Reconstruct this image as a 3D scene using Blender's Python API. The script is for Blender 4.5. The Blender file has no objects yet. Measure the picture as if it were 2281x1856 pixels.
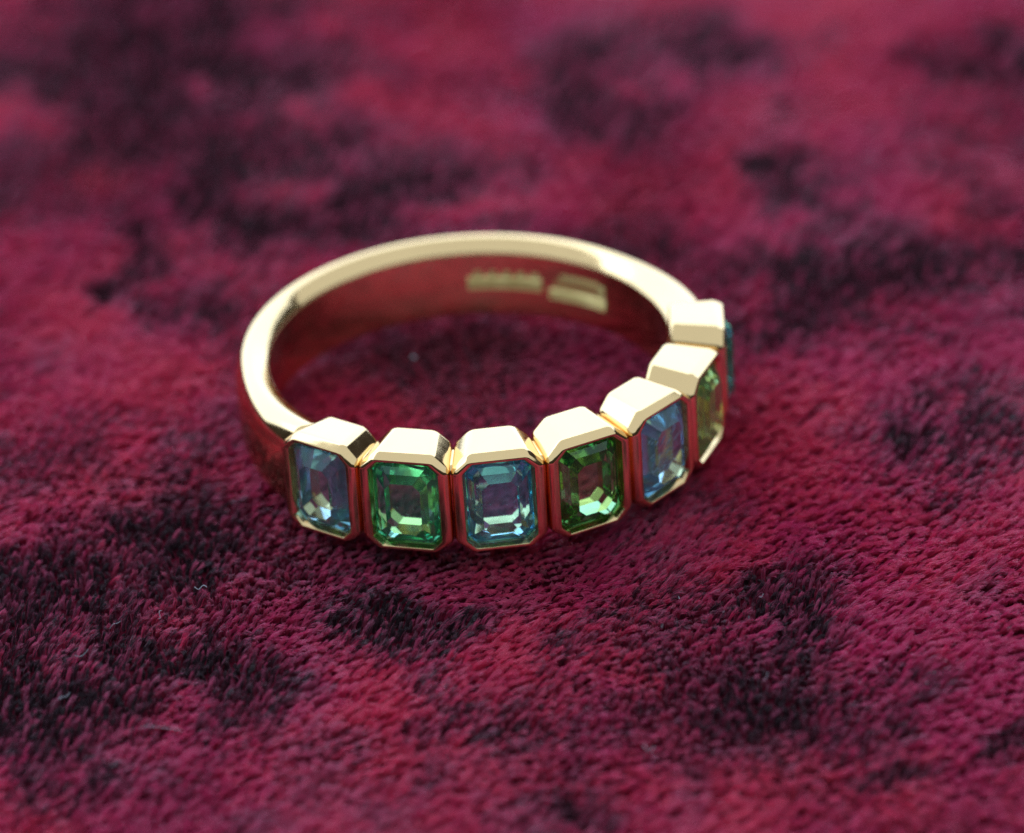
import bpy, bmesh, math, random
import numpy as np
from mathutils import Matrix, Vector

S = 0.001                      # everything below is written in millimetres
sc = bpy.context.scene
col = sc.collection
rng = np.random.default_rng(11)
random.seed(5)

# ------------------------------------------------------------------ ring pose
# The camera was solved in the ring's own frame (ring axis = z, centre = origin);
# the ring leans a little because its head is taller than the back of the band.
ZC = 2.95                      # height of the ring centre above the woven ground
AZH = math.radians(25.3)       # direction of the head
hd = Vector((math.sin(AZH), -math.cos(AZH), 0))
TILT = Matrix.Rotation(math.radians(1.3), 4, hd.cross(Vector((0, 0, 1))))
RING = Matrix.Translation((0, 0, ZC)) @ TILT           # millimetres

# ------------------------------------------------------------------ camera
EL, DIST, FPX, ROLL, PCX, PCY = 0.5062, 208.89, 11127.74, -0.0687, 1049.35, 841.35
fwd = Vector((0, math.cos(EL), -math.sin(EL)))
rt0 = Vector((1, 0, 0)); up0 = rt0.cross(fwd)
rt = rt0 * math.cos(ROLL) + up0 * math.sin(ROLL)
up = -rt0 * math.sin(ROLL) + up0 * math.cos(ROLL)
M = Matrix((rt, up, -fwd)).transposed().to_4x4()
M.translation = -fwd * DIST
CAMW = RING @ M
camd = bpy.data.cameras.new('camera'); cam = bpy.data.objects.new('camera', camd); col.objects.link(cam)
cw = CAMW.copy(); cw.translation = CAMW.translation * S
cam.matrix_world = cw
camd.sensor_width = 36.0
camd.lens = FPX / 2281.0 * 36.0
camd.shift_x = (1140.5 - PCX) / 2281.0
camd.shift_y = -(928.0 - PCY) / 2281.0
camd.clip_start = 0.01; camd.clip_end = 20.0
camd.dof.use_dof = True
camd.dof.focus_distance = 198.6 * S
camd.dof.aperture_fstop = camd.lens / 5.2 * (0.001 / S)
camd.dof.aperture_blades = 0
sc.camera = cam

# ------------------------------------------------------------------ world, lamps, exposure
w = bpy.data.worlds.new('World'); sc.world = w; w.use_nodes = True
bg = w.node_tree.nodes['Background']
bg.inputs['Color'].default_value = (1.0, 0.92, 0.92, 1); bg.inputs['Strength'].default_value = 0.035

def area(name, loc, target, sx, sy, power, color):
    d = bpy.data.lights.new(name, 'AREA'); d.shape = 'RECTANGLE'
    d.size = sx * S; d.size_y = sy * S; d.energy = power * (S / 0.001) ** 2; d.color = color
    o = bpy.data.objects.new(name, d); col.objects.link(o)
    o.location = Vector(loc) * S
    o.rotation_euler = (Vector(target) - Vector(loc)).to_track_quat('-Z', 'Y').to_euler()
    return o
# the big window behind the ring and the paler light from overhead
area('window_light', (-90, 290, 195), (0, 0, 0), 960, 430, 2.75, (0.80, 1.0, 1.32))
area('overhead_light', (0, -40, 340), (0, 0, 0), 1400, 600, 2.1, (0.86, 1.0, 1.16))

vs = sc.view_settings
vs.view_transform = 'Standard'; vs.look = 'None'; vs.exposure = 0.0; vs.gamma = 1.0; vs.use_curve_mapping = False
cy = sc.cycles
cy.max_bounces = 20; cy.diffuse_bounces = 5; cy.glossy_bounces = 10; cy.transmission_bounces = 16
cy.sample_clamp_indirect = 4.0
cy.use_denoising = True; cy.denoising_prefilter = 'NONE'; cy.denoising_input_passes = 'RGB_ALBEDO_NORMAL'
try:
    cy.denoiser = 'OPENIMAGEDENOISE'
except Exception:
    pass
try:
    sc.cycles_curves.shape = 'THICK'; sc.cycles_curves.subdivisions = 2
except Exception:
    pass

# ------------------------------------------------------------------ materials
def mat(name):
    m = bpy.data.materials.new(name); m.use_nodes = True
    nt = m.node_tree
    return m, nt, nt.nodes['Principled BSDF'], nt.nodes['Material Output']

def noise(nt, scale, detail=3, rough=0.55, coord='Object', stretch=None):
    tc = nt.nodes.new('ShaderNodeTexCoord'); n = nt.nodes.new('ShaderNodeTexNoise')
    n.inputs['Scale'].default_value = scale / S; n.inputs['Detail'].default_value = detail
    n.inputs['Roughness'].default_value = rough
    src = tc.outputs[coord]
    if stretch:
        mp = nt.nodes.new('ShaderNodeMapping'); mp.inputs['Scale'].default_value = stretch
        nt.links.new(src, mp.inputs[0]); src = mp.outputs[0]
    nt.links.new(src, n.inputs['Vector'])
    return n

def ramp(nt, fac, stops):
    r = nt.nodes.new('ShaderNodeValToRGB'); nt.links.new(fac, r.inputs[0])
    el = r.color_ramp.elements
    while len(el) < len(stops): el.new(0.5)
    for e, (p, c) in zip(el, stops):
        e.position = p; e.color = (*c, 1) if len(c) == 3 else c
    return r

def gold_mat(name, base, rough, wear=0.02):
    m, nt, p, out = mat(name)
    p.inputs['Metallic'].default_value = 1.0
    n1 = noise(nt, 0.35, 3)
    r1 = ramp(nt, n1.outputs['Fac'], [(0.3, tuple(b * 0.96 for b in base)), (0.7, base)])
    nt.links.new(r1.outputs['Color'], p.inputs['Base Color'])
    n2 = noise(nt, 1.6, 4, 0.6)
    mr = nt.nodes.new('ShaderNodeMapRange'); nt.links.new(n2.outputs['Fac'], mr.inputs[0])
    mr.inputs[1].default_value = 0.3; mr.inputs[2].default_value = 0.75
    mr.inputs[3].default_value = rough * 0.7; mr.inputs[4].default_value = rough * 1.5
    nt.links.new(mr.outputs[0], p.inputs['Roughness'])
    n3 = noise(nt, 0.55, 2, 0.5); n4 = noise(nt, 6.0, 3, 0.6, stretch=(1, 1, 0.25))
    b1 = nt.nodes.new('ShaderNodeBump'); b1.inputs['Strength'].default_value = 0.25; b1.inputs['Distance'].default_value = wear * S
    nt.links.new(n3.outputs['Fac'], b1.inputs['Height'])
    b2 = nt.nodes.new('ShaderNodeBump'); b2.inputs['Strength'].default_value = 0.25; b2.inputs['Distance'].default_value = 0.004 * S
    nt.links.new(n4.outputs['Fac'], b2.inputs['Height']); nt.links.new(b1.outputs[0], b2.inputs['Normal'])
    nt.links.new(b2.outputs[0], p.inputs['Normal'])
    return m
GOLD = gold_mat('polished_gold', (0.88, 0.63, 0.31), 0.115, 0.03)
FROST = gold_mat('stamped_gold', (0.80, 0.66, 0.28), 0.5)

def gem_mat(name, c_a, c_b, haze, amount, ior=1.74):
    m, nt, p, out = mat(name)
    nt.nodes.remove(p)
    g = nt.nodes.new('ShaderNodeBsdfGlass'); g.inputs['IOR'].default_value = ior; g.inputs['Roughness'].default_value = 0.0
    n = noise(nt, 0.5, 2)
    r = ramp(nt, n.outputs['Fac'], [(0.35, c_a), (0.65, c_b)])
    nt.links.new(r.outputs[0], g.inputs['Color'])
    # the cloudiness of an included stone
    t = nt.nodes.new('ShaderNodeBsdfTranslucent'); t.inputs['Color'].default_value = (*haze, 1)
    n2 = noise(nt, 1.1, 4, 0.6)
    mr = nt.nodes.new('ShaderNodeMapRange'); nt.links.new(n2.outputs['Fac'], mr.inputs[0])
    mr.inputs[1].default_value = 0.35; mr.inputs[2].default_value = 0.7; mr.inputs[3].default_value = amount * 0.3; mr.inputs[4].default_value = amount * 1.1
    mx = nt.nodes.new('ShaderNodeMixShader'); nt.links.new(mr.outputs[0], mx.inputs[0])
    df = nt.nodes.new('ShaderNodeBsdfDiffuse'); df.inputs['Color'].default_value = (*haze, 1)
    hm = nt.nodes.new('ShaderNodeMixShader'); hm.inputs[0].default_value = 0.5
    nt.links.new(t.outputs[0], hm.inputs[1]); nt.links.new(df.outputs[0], hm.inputs[2])
    nt.links.new(g.outputs[0], mx.inputs[1]); nt.links.new(hm.outputs[0], mx.inputs[2])
    nt.links.new(mx.outputs[0], out.inputs['Surface'])
    return m
GEMS = [
    gem_mat('pale_blue_stone', (0.70, 0.92, 0.99), (0.78, 0.95, 0.99), (0.55, 0.76, 0.82), 0.10),
    gem_mat('emerald_green_stone', (0.56, 0.95, 0.80), (0.62, 0.96, 0.84), (0.34, 0.80, 0.62), 0.09),
    gem_mat('sky_blue_stone', (0.58, 0.90, 0.99), (0.66, 0.93, 0.99), (0.46, 0.74, 0.88), 0.11),
    gem_mat('deep_green_stone', (0.58, 0.84, 0.60), (0.62, 0.87, 0.64), (0.32, 0.52, 0.36), 0.05),
    gem_mat('streaked_blue_stone', (0.66, 0.88, 0.99), (0.74, 0.93, 0.99), (0.56, 0.76, 0.92), 0.13),
    gem_mat('olive_green_stone', (0.80, 0.94, 0.74), (0.86, 0.95, 0.78), (0.52, 0.70, 0.46), 0.14),
    gem_mat('teal_blue_stone', (0.60, 0.86, 0.90), (0.66, 0.90, 0.92), (0.36, 0.66, 0.70), 0.15)]

def fleck_mat():
    m, nt, p, out = mat('fleck_metal')
    p.inputs['Base Color'].default_value = (0.86, 0.91, 0.98, 1); p.inputs['Roughness'].default_value = 0.3; p.inputs['Metallic'].default_value = 1.0
    return m
FLECK_MAT = fleck_mat()

def pile_mat():
    m, nt, p, out = mat('velvet_pile')
    hi = nt.nodes.new('ShaderNodeHairInfo')
    r0 = ramp(nt, hi.outputs['Random'], [(0.0, (0.62, 0.013, 0.082)), (0.5, (0.80, 0.028, 0.130)), (1.0, (0.92, 0.085, 0.215))])
    at = nt.nodes.new('ShaderNodeAttribute'); at.attribute_name = 'pile_shade'
    t0 = nt.nodes.new('ShaderNodeAttribute'); t0.attribute_name = 'tone'
    r1 = nt.nodes.new('ShaderNodeMix'); r1.data_type = 'RGBA'
    nt.links.new(t0.outputs['Fac'], r1.inputs[0]); nt.links.new(r0.outputs[0], r1.inputs[6]); r1.inputs[7].default_value = (0.68, 0.026, 0.170, 1)
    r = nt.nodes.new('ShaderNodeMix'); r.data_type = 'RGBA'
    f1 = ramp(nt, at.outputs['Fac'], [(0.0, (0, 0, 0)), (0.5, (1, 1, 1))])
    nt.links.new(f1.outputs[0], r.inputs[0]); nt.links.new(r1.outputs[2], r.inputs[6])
    r2 = ramp(nt, at.outputs['Fac'], [(0.40, (0.62, 0.130, 0.260)), (0.62, (0.20, 0.050, 0.090)), (1.0, (0.016, 0.004, 0.008))])  # mauve pile sheen, then near-black pile shade, given as fibre colours
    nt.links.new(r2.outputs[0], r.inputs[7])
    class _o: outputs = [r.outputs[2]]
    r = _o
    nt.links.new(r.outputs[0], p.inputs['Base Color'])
    p.inputs['Roughness'].default_value = 0.33
    p.inputs['Sheen Weight'].default_value = 0.6; p.inputs['Sheen Roughness'].default_value = 0.35; p.inputs['Sheen Tint'].default_value = (0.95, 0.80, 0.90, 1)
    p.inputs['Specular IOR Level'].default_value = 0.9
    tr = nt.nodes.new('ShaderNodeBsdfTranslucent')
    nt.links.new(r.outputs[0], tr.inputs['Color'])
    mx = nt.nodes.new('ShaderNodeMixShader'); mx.inputs[0].default_value = 0.15
    nt.links.new(p.outputs[0], mx.inputs[1]); nt.links.new(tr.outputs[0], mx.inputs[2])
    nt.links.new(mx.outputs[0], out.inputs['Surface'])
    return m
PILE = pile_mat()

def cloth_mat():
    m, nt, p, out = mat('velvet_ground')
    n = noise(nt, 1.4, 4)
    r = ramp(nt, n.outputs['Fac'], [(0.3, (0.06, 0.003, 0.012)), (0.7, (0.12, 0.005, 0.02))])
    nt.links.new(r.outputs[0], p.inputs['Base Color']); p.inputs['Roughness'].default_value = 0.9
    p.inputs['Specular IOR Level'].default_value = 0.1
    return m
CLOTH = cloth_mat()

def lint_mat():
    m, nt, p, out = mat('pale_lint')
    n = noise(nt, 3.0, 2)
    r = ramp(nt, n.outputs['Fac'], [(0.3, (0.26, 0.30, 0.34)), (0.7, (0.42, 0.46, 0.50))])
    nt.links.new(r.outputs[0], p.inputs['Base Color']); p.inputs['Roughness'].default_value = 0.5
    return m
LINT = lint_mat()

# ------------------------------------------------------------------ helpers
def mesh_obj(name, verts, faces, m, parent=None, smooth=True, wn=False):
    me = bpy.data.meshes.new(name)
    me.from_pydata([tuple(c * S for c in v) for v in verts], [], faces)
    me.update()
    me.materials.append(m)
    bm = bmesh.new(); bm.from_mesh(me); bmesh.ops.recalc_face_normals(bm, faces=bm.faces[:]); bm.to_mesh(me); bm.free()
    if smooth:
        me.polygons.foreach_set('use_smooth', [True] * len(me.polygons))
    o = bpy.data.objects.new(name, me); col.objects.link(o)
    if parent: o.parent = parent
    if wn:
        md = o.modifiers.new('weighted', 'WEIGHTED_NORMAL'); md.mode = 'FACE_AREA'; md.weight = 80
    return o

def hash2(ix, iy, seed):
    h = (ix.astype(np.int64) * 374761393 + iy.astype(np.int64) * 668265263 + seed * 974634757) & 0xffffffff
    h = ((h ^ (h >> 13)) * 1274126177) & 0xffffffff
    h = ((h ^ (h >> 16)) * 2246822519) & 0xffffffff
    return ((h ^ (h >> 15)) & 0xffffff) / float(0xffffff)

def vnoise(x, y, seed):
    ix = np.floor(x); iy = np.floor(y); fx = x - ix; fy = y - iy
    fx = fx * fx * (3 - 2 * fx); fy = fy * fy * (3 - 2 * fy)
    a = hash2(ix, iy, seed); b = hash2(ix + 1, iy, seed); c = hash2(ix, iy + 1, seed); d = hash2(ix + 1, iy + 1, seed)
    return (a * (1 - fx) + b * fx) * (1 - fy) + (c * (1 - fx) + d * fx) * fy

def fbm(x, y, seed, o=3):
    s = 0; a = 1.0; t = 0
    for k in range(o):
        s = s + a * vnoise(x * 2 ** k + 17.3 * k, y * 2 ** k - 9.1 * k, seed + k); t += a; a *= 0.5
    return s / t

camo = CAMW.translation; camr = CAMW.to_3x3()
def ground_pt(px, py, z=1.0):
    """photo pixel (2134-wide view) -> the point where that line of sight meets the velvet"""
    k = 2281.0 / 2134.0
    v = camr @ Vector(((px * k - PCX) / FPX, -(py * k - PCY) / FPX, -1.0))
    t = (z - camo.z) / v.z
    p = camo + v * t
    return p.x, p.y

def height(x, y):
    return 0.5 * (fbm(x / 16.0, y / 16.0, 3, 2) - 0.5)

# ------------------------------------------------------------------ ring section data
NB = 7
PH, PITCH = -0.6489, 0.3636
HALF = PITCH / 2
HEAD0, HEAD1 = PH - HALF * 0.80, PH + (NB - 1) * PITCH + HALF * 0.80      # where the band meets the head
R_IN = 8.42

def band_dims(a):
    """scale of the section's height and of its thickness at azimuth a (from the front, radians)"""
    d0 = (HEAD0 - a) % (2 * math.pi); d1 = (a - HEAD1) % (2 * math.pi)
    d = math.degrees(min(d0, d1))
    t = max(0.0, 1 - d / 42.0); t = t * t * (3 - 2 * t)
    return 1.0 + 0.04 * t, 1.0 + 0.38 * t

# upper half of the section as (radius, height): flat inside, sloping top, rounded outside
HALFSEC = [(8.40, 0.0), (8.40, 0.7), (8.40, 1.36), (8.41, 1.43), (8.45, 1.50), (8.66, 1.68), (8.90, 1.85), (9.10, 1.94), (9.30, 1.93),
           (9.49, 1.81), (9.64, 1.56), (9.75, 1.20), (9.82, 0.7), (9.845, 0.0)]
def catmull(p, m):
    out = []
    for i in range(len(p) - 1):
        a, b, c, d = [np.array(p[k]) for k in (max(i - 1, 0), i, i + 1, min(i + 2, len(p) - 1))]
        for j in range(m):
            t = j / m
            out.append(0.5 * (2 * b + (c - a) * t + (2 * a - 5 * b + 4 * c - d) * t * t + (3 * b - a - 3 * c + d) * t ** 3))
    out.append(np.array(p[-1]))
    return out
_h = catmull(HALFSEC, 3)
SEC = [tuple(q) for q in _h] + [(q[0], -q[1]) for q in _h[-2:0:-1]]
def band_section(a):
    kz, kt = band_dims(a)
    return [(8.40 + (r - 8.40) * kt, z * kz) for (r, z) in SEC]

# ------------------------------------------------------------------ velvet
X0, X1, Y0, Y1 = -62, 66, -60, 92
nx, ny = 128, 152
gx, gy = np.meshgrid(np.linspace(X0, X1, nx), np.linspace(Y0, Y1, ny))
gz = height(gx, gy)
cv = np.stack([gx.ravel(), gy.ravel(), gz.ravel()], -1)
cf = [(j * nx + i, j * nx + i + 1, (j + 1) * nx + i + 1, (j + 1) * nx + i) for j in range(ny - 1) for i in range(nx - 1)]
base_n = len(cv)
cloth = mesh_obj('velvet_cloth', cv.tolist(), cf, CLOTH)
cloth['kind'] = 'structure'; cloth['label'] = 'dark crimson crushed velvet cloth spread flat under the ring'
cloth.modifiers.new('thickness', 'SOLIDIFY').thickness = -0.5 * S

# where the pile has been brushed upright (its shade painted into the fibre colour) or pressed flat (reads light), in photo positions
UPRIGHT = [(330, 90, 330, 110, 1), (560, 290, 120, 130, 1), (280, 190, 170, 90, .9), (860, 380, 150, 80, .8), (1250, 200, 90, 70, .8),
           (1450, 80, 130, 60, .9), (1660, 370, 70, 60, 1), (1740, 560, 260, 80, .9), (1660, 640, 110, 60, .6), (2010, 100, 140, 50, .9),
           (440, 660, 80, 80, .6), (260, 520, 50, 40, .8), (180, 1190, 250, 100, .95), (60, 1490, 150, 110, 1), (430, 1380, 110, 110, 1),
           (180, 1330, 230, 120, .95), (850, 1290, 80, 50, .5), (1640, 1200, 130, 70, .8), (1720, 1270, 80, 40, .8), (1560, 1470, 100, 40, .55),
           (1790, 1550, 110, 45, .6), (1380, 1390, 260, 110, .38), (2100, 1500, 100, 50, .9), (1960, 830, 170, 90, .85), (1200, 1640, 90, 50, .6),  # the broad weak patch here paints in the ring's cast shadow
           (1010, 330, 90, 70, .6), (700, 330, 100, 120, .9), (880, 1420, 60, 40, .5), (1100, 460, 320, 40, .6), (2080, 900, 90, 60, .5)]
UP = []
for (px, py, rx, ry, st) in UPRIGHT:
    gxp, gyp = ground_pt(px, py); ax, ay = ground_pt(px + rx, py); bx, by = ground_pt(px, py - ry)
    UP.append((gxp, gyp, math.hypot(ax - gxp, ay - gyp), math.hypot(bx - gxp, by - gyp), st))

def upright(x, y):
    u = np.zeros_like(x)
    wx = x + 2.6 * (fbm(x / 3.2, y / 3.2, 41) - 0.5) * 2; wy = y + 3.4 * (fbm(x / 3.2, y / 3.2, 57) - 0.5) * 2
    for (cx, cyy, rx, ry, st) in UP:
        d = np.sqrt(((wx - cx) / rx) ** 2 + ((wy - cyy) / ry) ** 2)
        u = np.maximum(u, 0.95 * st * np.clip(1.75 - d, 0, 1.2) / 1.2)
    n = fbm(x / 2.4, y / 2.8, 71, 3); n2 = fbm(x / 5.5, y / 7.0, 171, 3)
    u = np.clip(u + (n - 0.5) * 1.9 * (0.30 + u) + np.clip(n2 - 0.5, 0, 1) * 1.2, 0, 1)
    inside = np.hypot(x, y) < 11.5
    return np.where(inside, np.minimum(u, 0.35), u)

ROWANG = math.radians(15)
ROWP, TUFP = 0.48, 0.20
ca, sa = math.cos(ROWANG), math.sin(ROWANG)

def make_pile():
    n_try = 4500000
    x = rng.uniform(X0 + 8, X1 - 8, n_try); y = rng.uniform(Y0 + 10, Y1 - 14, n_try)
    xl = -18.7 + (-22.4 + 18.7) * (y + 27.1) / 75.1; xr = 19.0 + (28.3 - 19.0) * (y + 31.7) / 71.4
    out = np.maximum(np.maximum(xl - x, x - xr), np.maximum(-31.5 - y, y - 48.0))
    dens = np.where(y < 6, 1.0, np.clip(1.0 - (y - 6) / 55.0, 0.45, 1.0))
    dens = dens * np.where(out < 3, 1.0, np.clip(1.0 - (out - 3) / 6.0, 0.08, 1.0))
    keep = rng.uniform(0, 1, n_try) < dens
    x, y = x[keep], y[keep]; dens = dens[keep]
    n = len(x)
    # tufts sit in woven rows
    u = x * ca + y * sa; v = -x * sa + y * ca
    v = v + 0.35 * (fbm(x / 7, y / 7, 91, 2) - 0.5)
    row = np.floor(v / ROWP); hr = hash2(row, row * 0 + 7, 5)
    tu = np.floor(u / TUFP + hr * 3.7)
    jx = hash2(tu, row, 21); jy = hash2(tu, row, 22)
    tcu = (tu - hr * 3.7 + 0.15 + 0.7 * jx) * TUFP; tcv = (row + 0.38 + 0.24 * jy) * ROWP
    fu = u + (tcu - u) * 0.35; fv = v + (tcv - v) * 0.66
    dv = fv - v; du = fu - u
    x = x + du * ca - dv * sa; y = y + du * sa + dv * ca
    tx = x + (tcu - fu) * ca - (tcv - fv) * sa; ty = y + (tcu - fu) * sa + (tcv - fv) * ca
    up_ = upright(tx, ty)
    ang = 2 * math.pi * fbm(tx / 8.0, ty / 8.0, 131, 2) * 0.45 + math.radians(-115) + 0.5 * (hash2(tu, row, 31) - 0.5)
    lean = np.radians(62) * (1 - up_) + np.radians(34) * up_ + np.radians(18) * (hash2(tu, row, 33) - 0.5) * 2
    ang = ang + rng.normal(0, 0.16, n) + up_ * (hash2(tu, row, 34) - 0.5) * 2.5
    lean = np.clip(lean + rng.normal(0, 0.10, n), 0.0, np.radians(84))
    L = (0.84 - 0.22 * up_) * rng.uniform(0.8, 1.12, n) * (0.72 + 0.5 * hash2(tu, row, 35))
    L = np.where(hash2(tu, row, 38) < 0.10, L * 0.45, L)      # a few short, worn tufts leave dark pits
    K = 5
    P = np.zeros((n, K, 3)); z0 = height(x, y) - 0.02
    tone = np.clip(fbm(tx / 4.5, ty / 5.5, 201, 3) * 2.4 - 0.7 + 0.7 * (hash2(tu, row, 36) - 0.5), 0, 1)
    P[:, 0] = np.stack([x, y, z0], -1)
    seg = L / (K - 1)
    cl = 0.52
    for k in range(1, K):
        s = (k - 0.5) / (K - 1)
        th = lean * (0.35 + 0.75 * s)
        d = np.stack([np.sin(th) * np.cos(ang), np.sin(th) * np.sin(ang), np.cos(th)], -1)
        P[:, k] = P[:, k - 1] + d * seg[:, None]
    for k in range(1, K):
        f = cl * (k / (K - 1)) ** 1.5
        P[:, k, 0] += (tx - x) * f; P[:, k, 1] += (ty - y) * f
    # nothing pokes through the ring: the pile is pressed down under it
    inv = np.array(RING.inverted()); fw = np.array(RING)
    near = np.where(np.hypot(P[:, :, 0], P[:, :, 1]).min(1) < 13)[0]
    Q = P[near].reshape(-1, 3) @ inv[:3, :3].T + inv[:3, 3]
    r = np.hypot(Q[:, 0], Q[:, 1]); az = np.arctan2(Q[:, 0], -Q[:, 1])
    cap = np.full(len(Q), 9.0)
    inb = (az > HEAD0 - 0.05) & (az < HEAD1 + 0.05)
    hz, th = 2.0, 1.5
    q = np.clip(np.abs((r - (R_IN + th / 2)) / (th / 2 + 0.12)), 0, 1)
    cap = np.where(q < 1, -hz * (1 - q ** 2.6) ** (1 / 2.6) - 0.06, cap)
    kk = np.round((az - PH) / PITCH); loc = r * np.cos(az - PH - kk * PITCH)
    cap = np.where(inb & (loc > 8.1) & (loc < 10.8), -2.30, cap)
    Q[:, 2] = np.minimum(Q[:, 2], cap)
    P[near] = (Q @ fw[:3, :3].T + fw[:3, 3]).reshape(-1, K, 3)
    P[near, :, 2] = np.maximum(P[near, :, 2], 0.02 + 0.02 * np.arange(K))
    print('fibres', n)
    cu = bpy.data.hair_curves.new('velvet_pile')
    cu.add_curves([K] * n)
    cu.position_data.foreach_set('vector', (P * S).astype(np.float32).ravel())
    ra = cu.attributes.get('radius') or cu.attributes.new('radius', 'FLOAT', 'POINT')
    prof = np.array([1.0, 1.0, 0.95, 0.8, 0.35])
    rad = 0.0098 / np.sqrt(np.clip(dens, 0.12, 1))[:, None] * prof[None, :] * rng.uniform(0.8, 1.2, n)[:, None]
    ra.data.foreach_set('value', (rad * S).astype(np.float32).ravel())
    shade_at = cu.attributes.new('pile_shade', 'FLOAT', 'CURVE')
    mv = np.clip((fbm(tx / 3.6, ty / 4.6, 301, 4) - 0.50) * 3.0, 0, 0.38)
    pile_shade = np.clip(mv + (up_ - 0.20 + 0.70 * (hash2(tu, row, 37) - 0.5) * np.clip(up_ * 3, 0.35, 1) + 0.26 * rng.normal(0, 1, n) * np.clip(up_ * 4, 0, 1)) / 0.75, 0, 1)  # fibres coloured darker where upright, painting in the shade of the pile
    mt = (hash2(tu, row, 39) < 0.24) & (pile_shade > 0.45)
    pile_shade = np.where(mt, 0.30 + 0.25 * hash2(tu, row, 40) + 0.05 * rng.normal(0, 1, n), pile_shade).clip(0, 1)      # greyer mauve tufts among the dark ones, sheen put in as colour
    tn = cu.attributes.new('tone', 'FLOAT', 'CURVE'); tn.data.foreach_set('value', tone.astype(np.float32))
    shade_at.data.foreach_set('value', pile_shade.astype(np.float32))
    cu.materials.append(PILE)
    o = bpy.data.objects.new('velvet_pile', cu); col.objects.link(o)
    o['kind'] = 'stuff'; o['label'] = 'crushed crimson velvet pile in combed rows with dark upright patches'; o['category'] = 'velvet'
    return o
pile = make_pile()

# ------------------------------------------------------------------ the ring
ring = bpy.data.objects.new('gemstone_ring', None); col.objects.link(ring)
ring.empty_display_size = 0.01
rm = RING.copy(); rm.translation = RING.translation * S; ring.matrix_world = rm
ring['label'] = 'gold half-eternity ring set with seven blue and green emerald-cut stones, lying on velvet'
ring['category'] = 'ring'

# band
NA, NSEC = 160, len(SEC)
A0, A1 = HEAD1 - 0.02, HEAD0 + 2 * math.pi + 0.02
vs_, fs_ = [], []
for i in range(NA + 1):
    a = A0 + (A1 - A0) * i / NA
    for (r, z) in band_section(a):
        vs_.append((r * math.sin(a), -r * math.cos(a), z))
for i in range(NA):
    for k in range(NSEC):
        k2 = (k + 1) % NSEC
        fs_.append((i * NSEC + k, i * NSEC + k2, (i + 1) * NSEC + k2, (i + 1) * NSEC + k))
fs_.append(tuple(range(NSEC))); fs_.append(tuple(NA * NSEC + k for k in range(NSEC)))
band = mesh_obj('band', vs_, fs_, GOLD, ring)
band['label'] = 'plain rounded polished gold band'

# stamped marks on the inside of the band (worn, too soft to read)
def inner_r(a, z):
    return 8.40

def stamp(rects, label):
    """worn relief: small ledges whose upper sides catch the light"""
    vv, ff = [], []
    for (a0, a1, z00, z01, z10, z11, ridges, slope) in rects:      # azimuth range (deg), low/high z at each end
        n = 10; b = len(vv); m = 2 * ridges
        for i in range(n + 1):
            t = i / n; a = math.radians(a0 + (a1 - a0) * t)
            zl = z00 + (z10 - z00) * t; zh = z01 + (z11 - z01) * t; dz = (zh - zl) / ridges
            for k in range(ridges):
                for z, dr in ((zl + dz * k + 0.012, -slope * dz), (zl + dz * (k + 1), 0.01)):
                    r = 8.40 + dr
                    vv.append((r * math.sin(a), -r * math.cos(a), z))
        for i in range(n):
            for k in range(m - 1):
                q = b + i * m + k
                ff.append((q, q + 1, q + m + 1, q + m))
    o = mesh_obj('hallmark', vv, ff, FROST, band, smooth=False)
    o['label'] = label
    return o
teeth = [(177.2 - 4.3 * k, 177.2 - 4.3 * k - 2.4, 0.36, 0.60, 0.36, 0.62, 2, 0.40) for k in range(5)]
stamp([(179.0, 156.6, -0.22, 0.34, -0.22, 0.36, 4, 1.0)] + teeth, 'long worn hallmark stamp with toothed top edge')
stamp([(154.2, 134.4, -0.50, 0.0, -0.46, 0.04, 4, 1.0), (137.2, 134.8, 0.08, 0.70, 0.08, 0.70, 4, 0.42), (150.6, 137.2, 0.45, 0.72, 0.50, 0.80, 3, 0.34),
       (152.4, 137.2, 0.02, 0.44, 0.06, 0.48, 3, 0.2)], 'rounded shield-shaped worn hallmark stamp')

# bezels
def octagon(hw, hh, c, rr=0.07, k=3):
    k2 = max(0.0, min(1.0, (c - 0.40) / 0.2)); cu, cv_ = c * (1 + 0.04 * k2), c * (1 - 0.10 * k2)     # outer corners are cut flatter
    pts = [(-hw, hh - cv_), (-hw + cu, hh), (hw - cu, hh), (hw, hh - cv_), (hw, -hh + cv_), (hw - cu, -hh), (-hw + cu, -hh), (-hw, -hh + cv_)]
    out = []
    for i in range(8):
        p = Vector(pts[i]); a = Vector(pts[i - 1]); b = Vector(pts[(i + 1) % 8])
        e0 = p + (a - p).normalized() * min(rr, (a - p).length * 0.4); e1 = p + (b - p).normalized() * min(rr, (b - p).length * 0.4)
        for j in range(k + 1):
            t = j / k
            q = e0 * (1 - t) ** 2 + p * 2 * t * (1 - t) + e1 * t * t
            out.append((q.x, q.y))
    return out

def fillet(st, e):
    """round a list of stations (n, hw, hh, c, radius) where they turn"""
    out = []
    m = len(st)
    for i in range(m):
        p = np.array(st[i][:5]); a = np.array(st[i - 1][:5]); b = np.array(st[(i + 1) % m][:5]); er = st[i][5] if len(st[i]) > 5 else e
        la = np.linalg.norm((a - p)[:3]); lb = np.linalg.norm((b - p)[:3])
        p0 = p + (a - p) / la * min(er, la * 0.42); p1 = p + (b - p) / lb * min(er, lb * 0.42)
        for t in (0, 0.33, 0.67, 1):
            out.append(p0 * (1 - t) ** 2 + p * 2 * t * (1 - t) + p1 * t * t)
    return out

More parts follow.
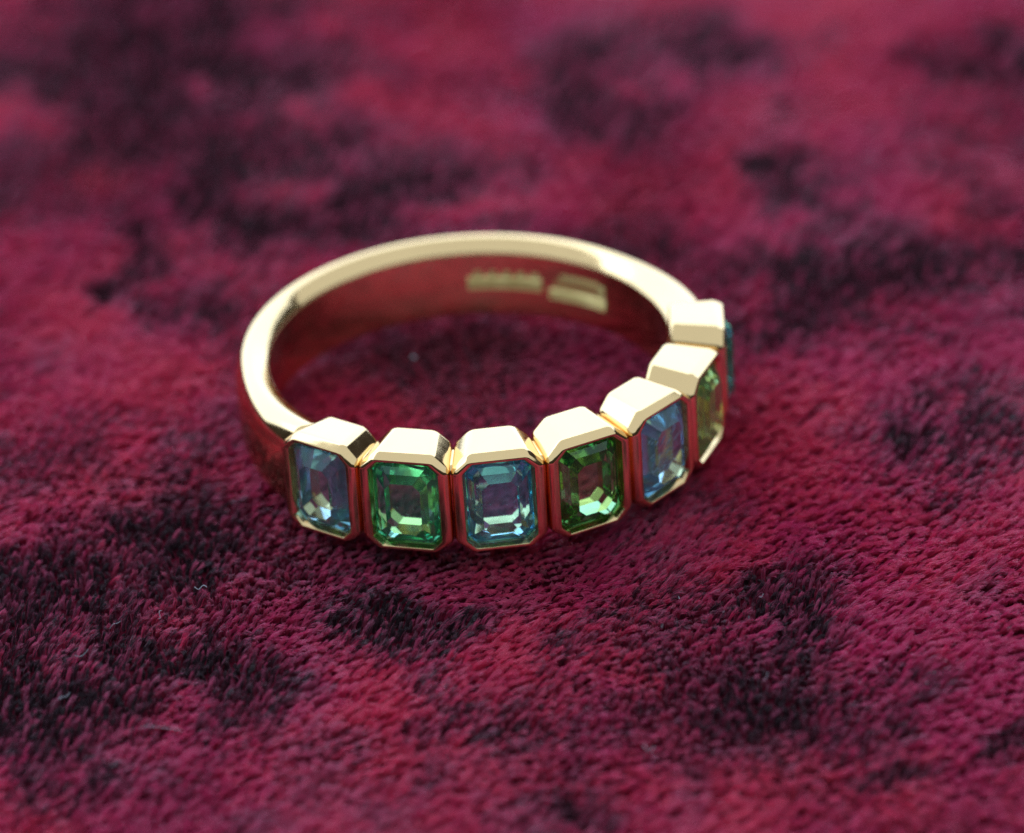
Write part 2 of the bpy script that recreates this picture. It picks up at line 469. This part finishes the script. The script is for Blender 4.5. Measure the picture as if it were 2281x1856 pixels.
def bezel_mesh(wj, hj, hb):
    t = math.tan(HALF)
    st = [(8.36, 1.00, 1.45, 0.40, 0.06), (8.36, 8.36 * t - 0.03, 2.14 + hb, 0.62, 0.19, 0.25),
          (10.28, 10.28 * t - 0.015 + wj, 2.26 + hj, 0.68, 0.19, 0.10),
          (10.53, 10.53 * t - 0.09 + wj, 2.11 + hj, 0.61, 0.14, 0.06), (10.66, 1.67, 2.035 + hj, 0.50, 0.10, 0.10),
          (10.64, 1.455, 1.945, 0.40, 0.05, 0.03), (10.42, 1.335, 1.815, 0.33, 0.05, 0.03), (9.75, 1.36, 1.84, 0.36, 0.05)]
    loops = fillet(st, 0.05)
    vv, ff = [], []
    N = 32
    for (n, hw, hh, c, rr) in loops:
        for (u, v) in octagon(hw, hh, c, rr):
            vv.append((u, -n, v))
    m = len(loops)
    for i in range(m):
        for k in range(N):
            k2 = (k + 1) % N; i2 = (i + 1) % m
            ff.append((i * N + k, i * N + k2, i2 * N + k2, i2 * N + k))
    return vv, ff

def gem_mesh(seed):
    r = random.Random(seed)
    W, H = 1.375, 1.86
    kc, kp, kt = r.uniform(0.92, 1.08), r.uniform(0.85, 1.2), r.uniform(0.94, 1.06)
    lv = [(0.60, 0.56, 0.64), (0.38, 0.73, 0.785), (0.08, 0.94, 0.95), (-0.06, 0.99, 0.99), (-0.12, 0.99, 0.99),
          (-0.52, 0.80, 0.83), (-0.92, 0.54, 0.60)]
    vv, ff = [], []
    for (z, a, b) in lv:
        if z > 0.5: a, b = a * kt, b * kt
        z = z * (kc if z > 0.5 else (1.0 if z > -0.5 else kp))
        hw, hh = W * a, H * b; c = 0.36 * (0.55 + 0.45 * min(a, b))
        c = min(c, hw * 0.6)
        for (u, v) in [(-hw, hh - c), (-hw + c, hh), (hw - c, hh), (hw, hh - c), (hw, -hh + c), (hw - c, -hh), (-hw + c, -hh), (-hw, -hh + c)]:
            vv.append((u + r.uniform(-.012, .012), -(10.33 + z + r.uniform(-.006, .006) * (z < 0.3)), v + r.uniform(-.012, .012)))
    m = len(lv)
    for i in range(m - 1):
        for k in range(8):
            k2 = (k + 1) % 8
            ff.append((i * 8 + k, i * 8 + k2, (i + 1) * 8 + k2, (i + 1) * 8 + k))
    ff.append(tuple(range(8)))
    b = (m - 1) * 8
    ff.append(tuple(b + k for k in range(8)))
    return vv, ff

STONES = ['pale grey-blue emerald-cut stone beside the plain band', 'bright emerald-green stone', 'sky-blue stone', 'deep green stone',
          'blue stone with slanting white streaks', 'olive-green stone', 'teal-blue end stone turned away']
ri = random.Random(77)
FLECKS = {4: [], 2: [], 1: [], 0: []}
for k in range(26):  # slanting pale metallic flecks set inside the fifth stone
    u0 = ri.uniform(-0.75, 0.35); v0 = ri.uniform(-0.85, 0.75); ln = ri.uniform(0.12, 0.55); an = math.radians(ri.gauss(38, 9))
    FLECKS[4].append((u0, v0, u0 + ln * math.cos(an), v0 + ln * math.sin(an), ri.uniform(0.022, 0.055), ri.uniform(-0.05, 0.22)))
for k in range(16):
    u0 = ri.choice((-1, 1)) * ri.uniform(0.25, 0.95); v0 = ri.uniform(-1.0, 1.0); ln = ri.uniform(0.03, 0.16); an = ri.uniform(0, 3.1)
    FLECKS[2].append((u0, v0, u0 + ln * math.cos(an), v0 + ln * math.sin(an), ri.uniform(0.010, 0.026), ri.uniform(-0.35, 0.05)))
for k in range(7):
    u0 = ri.uniform(-0.8, 0.8); v0 = ri.uniform(-1.0, 0.6); ln = ri.uniform(0.03, 0.18); an = ri.uniform(0, 3.1)
    FLECKS[1].append((u0, v0, u0 + ln * math.cos(an), v0 + ln * math.sin(an), 0.010, ri.uniform(-0.35, 0.05)))
    u0 = ri.uniform(-0.8, 0.8); v0 = ri.uniform(-1.0, 0.6)
    FLECKS[0].append((u0, v0, u0 + ln * math.cos(an), v0 + ln * math.sin(an), 0.014, ri.uniform(-0.35, 0.05)))
for i in range(NB):
    vv, ff = bezel_mesh(random.uniform(-.01, 0.0), random.uniform(-.02, .02), (0.0, 0.24, 0.24, 0.28, 0.28, 0.24, 0.20)[i])
    bz = mesh_obj('bezel', vv, ff, GOLD, ring, wn=True)
    bz.rotation_euler = (0, 0, PH + i * PITCH - (0.022 if i == 5 else 0.0))
    bz.location = (0, 0, (0, 0, 0, 0.02, 0.06, 0.14, 0.26)[i] * S)      # the settings do not line up perfectly
    gv, gf = gem_mesh(40 + i)
    gm = mesh_obj('gemstone', gv, gf, GEMS[i], bz, smooth=False)
    gm['label'] = STONES[i]
    if i in FLECKS:
        iv, jf = [], []
        for (u0, v0, u1, v1, th_, dp) in FLECKS[i]:
            b = len(iv); d = Vector((u1 - u0, v1 - v0)).normalized(); q = Vector((-d.y, d.x)) * th_
            for (uu, vv2, tt) in ((u0, v0, .25), (u0 * .7 + u1 * .3, v0 * .7 + v1 * .3, 1), (u0 * .3 + u1 * .7, v0 * .3 + v1 * .7, .8), (u1, v1, .2)):
                for (sx, sn) in ((1, 0), (0, 1), (-1, 0), (0, -1)):
                    iv.append((uu + q.x * tt * sx, -(10.33 + dp + sn * th_ * 0.4), vv2 + q.y * tt * sx))
            for k in range(3):
                for e in range(4):
                    e2 = (e + 1) % 4
                    jf.append((b + k * 4 + e, b + k * 4 + e2, b + k * 4 + 4 + e2, b + k * 4 + 4 + e))
            jf.append((b, b + 1, b + 2, b + 3)); jf.append((b + 12, b + 13, b + 14, b + 15))
        io = mesh_obj('stone_flecks', iv, jf, FLECK_MAT, bz)
        io['kind'] = 'stuff'; io['label'] = 'pale flecks trapped inside the stone'
    bz['label'] = 'gold bezel holding the ' + STONES[i]

# bars that join neighbouring settings
def bar_mesh():
    vv, ff = [], []
    prof = [(8.55, 1.30), (8.62, 1.52), (9.0, 1.60), (9.9, 1.58), (10.18, 1.50), (10.26, 1.25), (10.26, -1.5), (8.55, -1.5)]
    for hw in (-0.13, -0.06, 0.06, 0.13):
        k = 0.0 if abs(hw) > 0.1 else 0.06
        for (n, z) in prof:
            vv.append((hw, -(n + (k if n > 9.5 else -k)), z + (k if z > 0 else -k)))
    m = len(prof)
    for i in range(3):
        for k in range(m):
            k2 = (k + 1) % m
            ff.append((i * m + k, i * m + k2, (i + 1) * m + k2, (i + 1) * m + k))
    ff.append(tuple(range(m))); ff.append(tuple(3 * m + k for k in range(m)))
    return vv, ff
bv, bf = bar_mesh()
for i in range(NB - 1):
    o = mesh_obj('connecting_bar', bv, bf, GOLD, ring, wn=True)
    o.rotation_euler = (0, 0, PH + (i + 0.5) * PITCH)

# ------------------------------------------------------------------ lint on the velvet
def lint(pix, rad, label, zz=1.05, wob=0.10):
    pts = []
    for (px, py) in pix:
        gx_, gy_ = ground_pt(px, py, zz)
        pts.append(Vector((gx_, gy_, zz + random.uniform(-wob, wob))))
    cpts = []
    m = len(pts)
    for i in range(m - 1):
        p0, p1, p2, p3 = pts[max(i - 1, 0)], pts[i], pts[i + 1], pts[min(i + 2, m - 1)]
        for j in range(5):
            t = j / 5
            cpts.append(0.5 * ((2 * p1) + (p2 - p0) * t + (2 * p0 - 5 * p1 + 4 * p2 - p3) * t * t + (3 * p1 - p0 - 3 * p2 + p3) * t ** 3))
    cpts.append(pts[-1])
    base = cpts[0].copy(); vv, ff = [], []
    n = len(cpts)
    for i, p in enumerate(cpts):
        d = (cpts[min(i + 1, n - 1)] - cpts[max(i - 1, 0)]).normalized()
        a = d.orthogonal().normalized(); b = d.cross(a)
        rr = 0.7 * rad * (0.4 if i in (0, n - 1) else 1)
        for k in range(5):
            f = 2 * math.pi * k / 5
            vv.append(tuple(p - base + a * rr * math.cos(f) + b * rr * math.sin(f)))
    for i in range(n - 1):
        for k in range(5):
            k2 = (k + 1) % 5
            ff.append((i * 5 + k, i * 5 + k2, (i + 1) * 5 + k2, (i + 1) * 5 + k))
    ff.append(tuple(range(5))); ff.append(tuple((n - 1) * 5 + k for k in range(5)))
    o = mesh_obj('lint_fibre', vv, ff, LINT)
    o.location = base * S
    o['label'] = label; o['category'] = 'lint'; o['group'] = 'lint strands on the velvet'
lint([(290, 1519), (310, 1514), (335, 1512), (362, 1516), (380, 1522)], 0.022, 'longest pale lint strand, gently curved, by the dark crushed patch')
lint([(122, 1462), (130, 1455), (137, 1449), (146, 1446)], 0.030, 'short thick pale lint strand on a dark patch')
lint([(228, 1308), (236, 1302), (243, 1296), (252, 1290)], 0.014, 'thin straight pale lint strand on a dark patch')
lint([(155, 1369), (165, 1366), (174, 1362), (185, 1357)], 0.020, 'pale lint strand with a bent tip on a dark patch')
lint([(330, 1293), (334, 1286), (332, 1279), (338, 1273)], 0.016, 'small S-curled pale lint strand')
lint([(405, 1225), (414, 1226), (424, 1224), (432, 1226)], 0.028, 'flat pale lint fleck on the crimson pile left of the stones')
lint([(1342, 1556), (1346, 1563), (1354, 1565), (1360, 1558), (1362, 1552)], 0.026, 'u-shaped curled pale lint strand in front of the ring')
lint([(1590, 1416), (1594, 1412), (1598, 1408), (1600, 1402)], 0.014, 'tiny pale lint hair right of the ring shadow')
lint([(858, 741), (861, 745), (865, 747)], 0.10, 'pale lint speck on the velvet inside the ring')

for (qx, qy) in ((255, 525), (175, 675), (490, 605), (610, 635), (690, 520), (1270, 645), (1190, 960), (1955, 685), (1620, 840), (1530, 955)):
    px, py = (1400 + qx / 2.296) / 1.0689, (1100 + qy / 2.296) / 1.0689
    an = random.uniform(0, 3.1); ln = random.uniform(2.0, 5.0)
    lint([(px, py), (px + ln * math.cos(an), py + ln * 0.6 * math.sin(an)), (px + 1.8 * ln * math.cos(an + 0.5), py + ln * math.sin(an + 0.5))], 0.020,
         'tiny pale lint speck on the velvet in front of the ring')
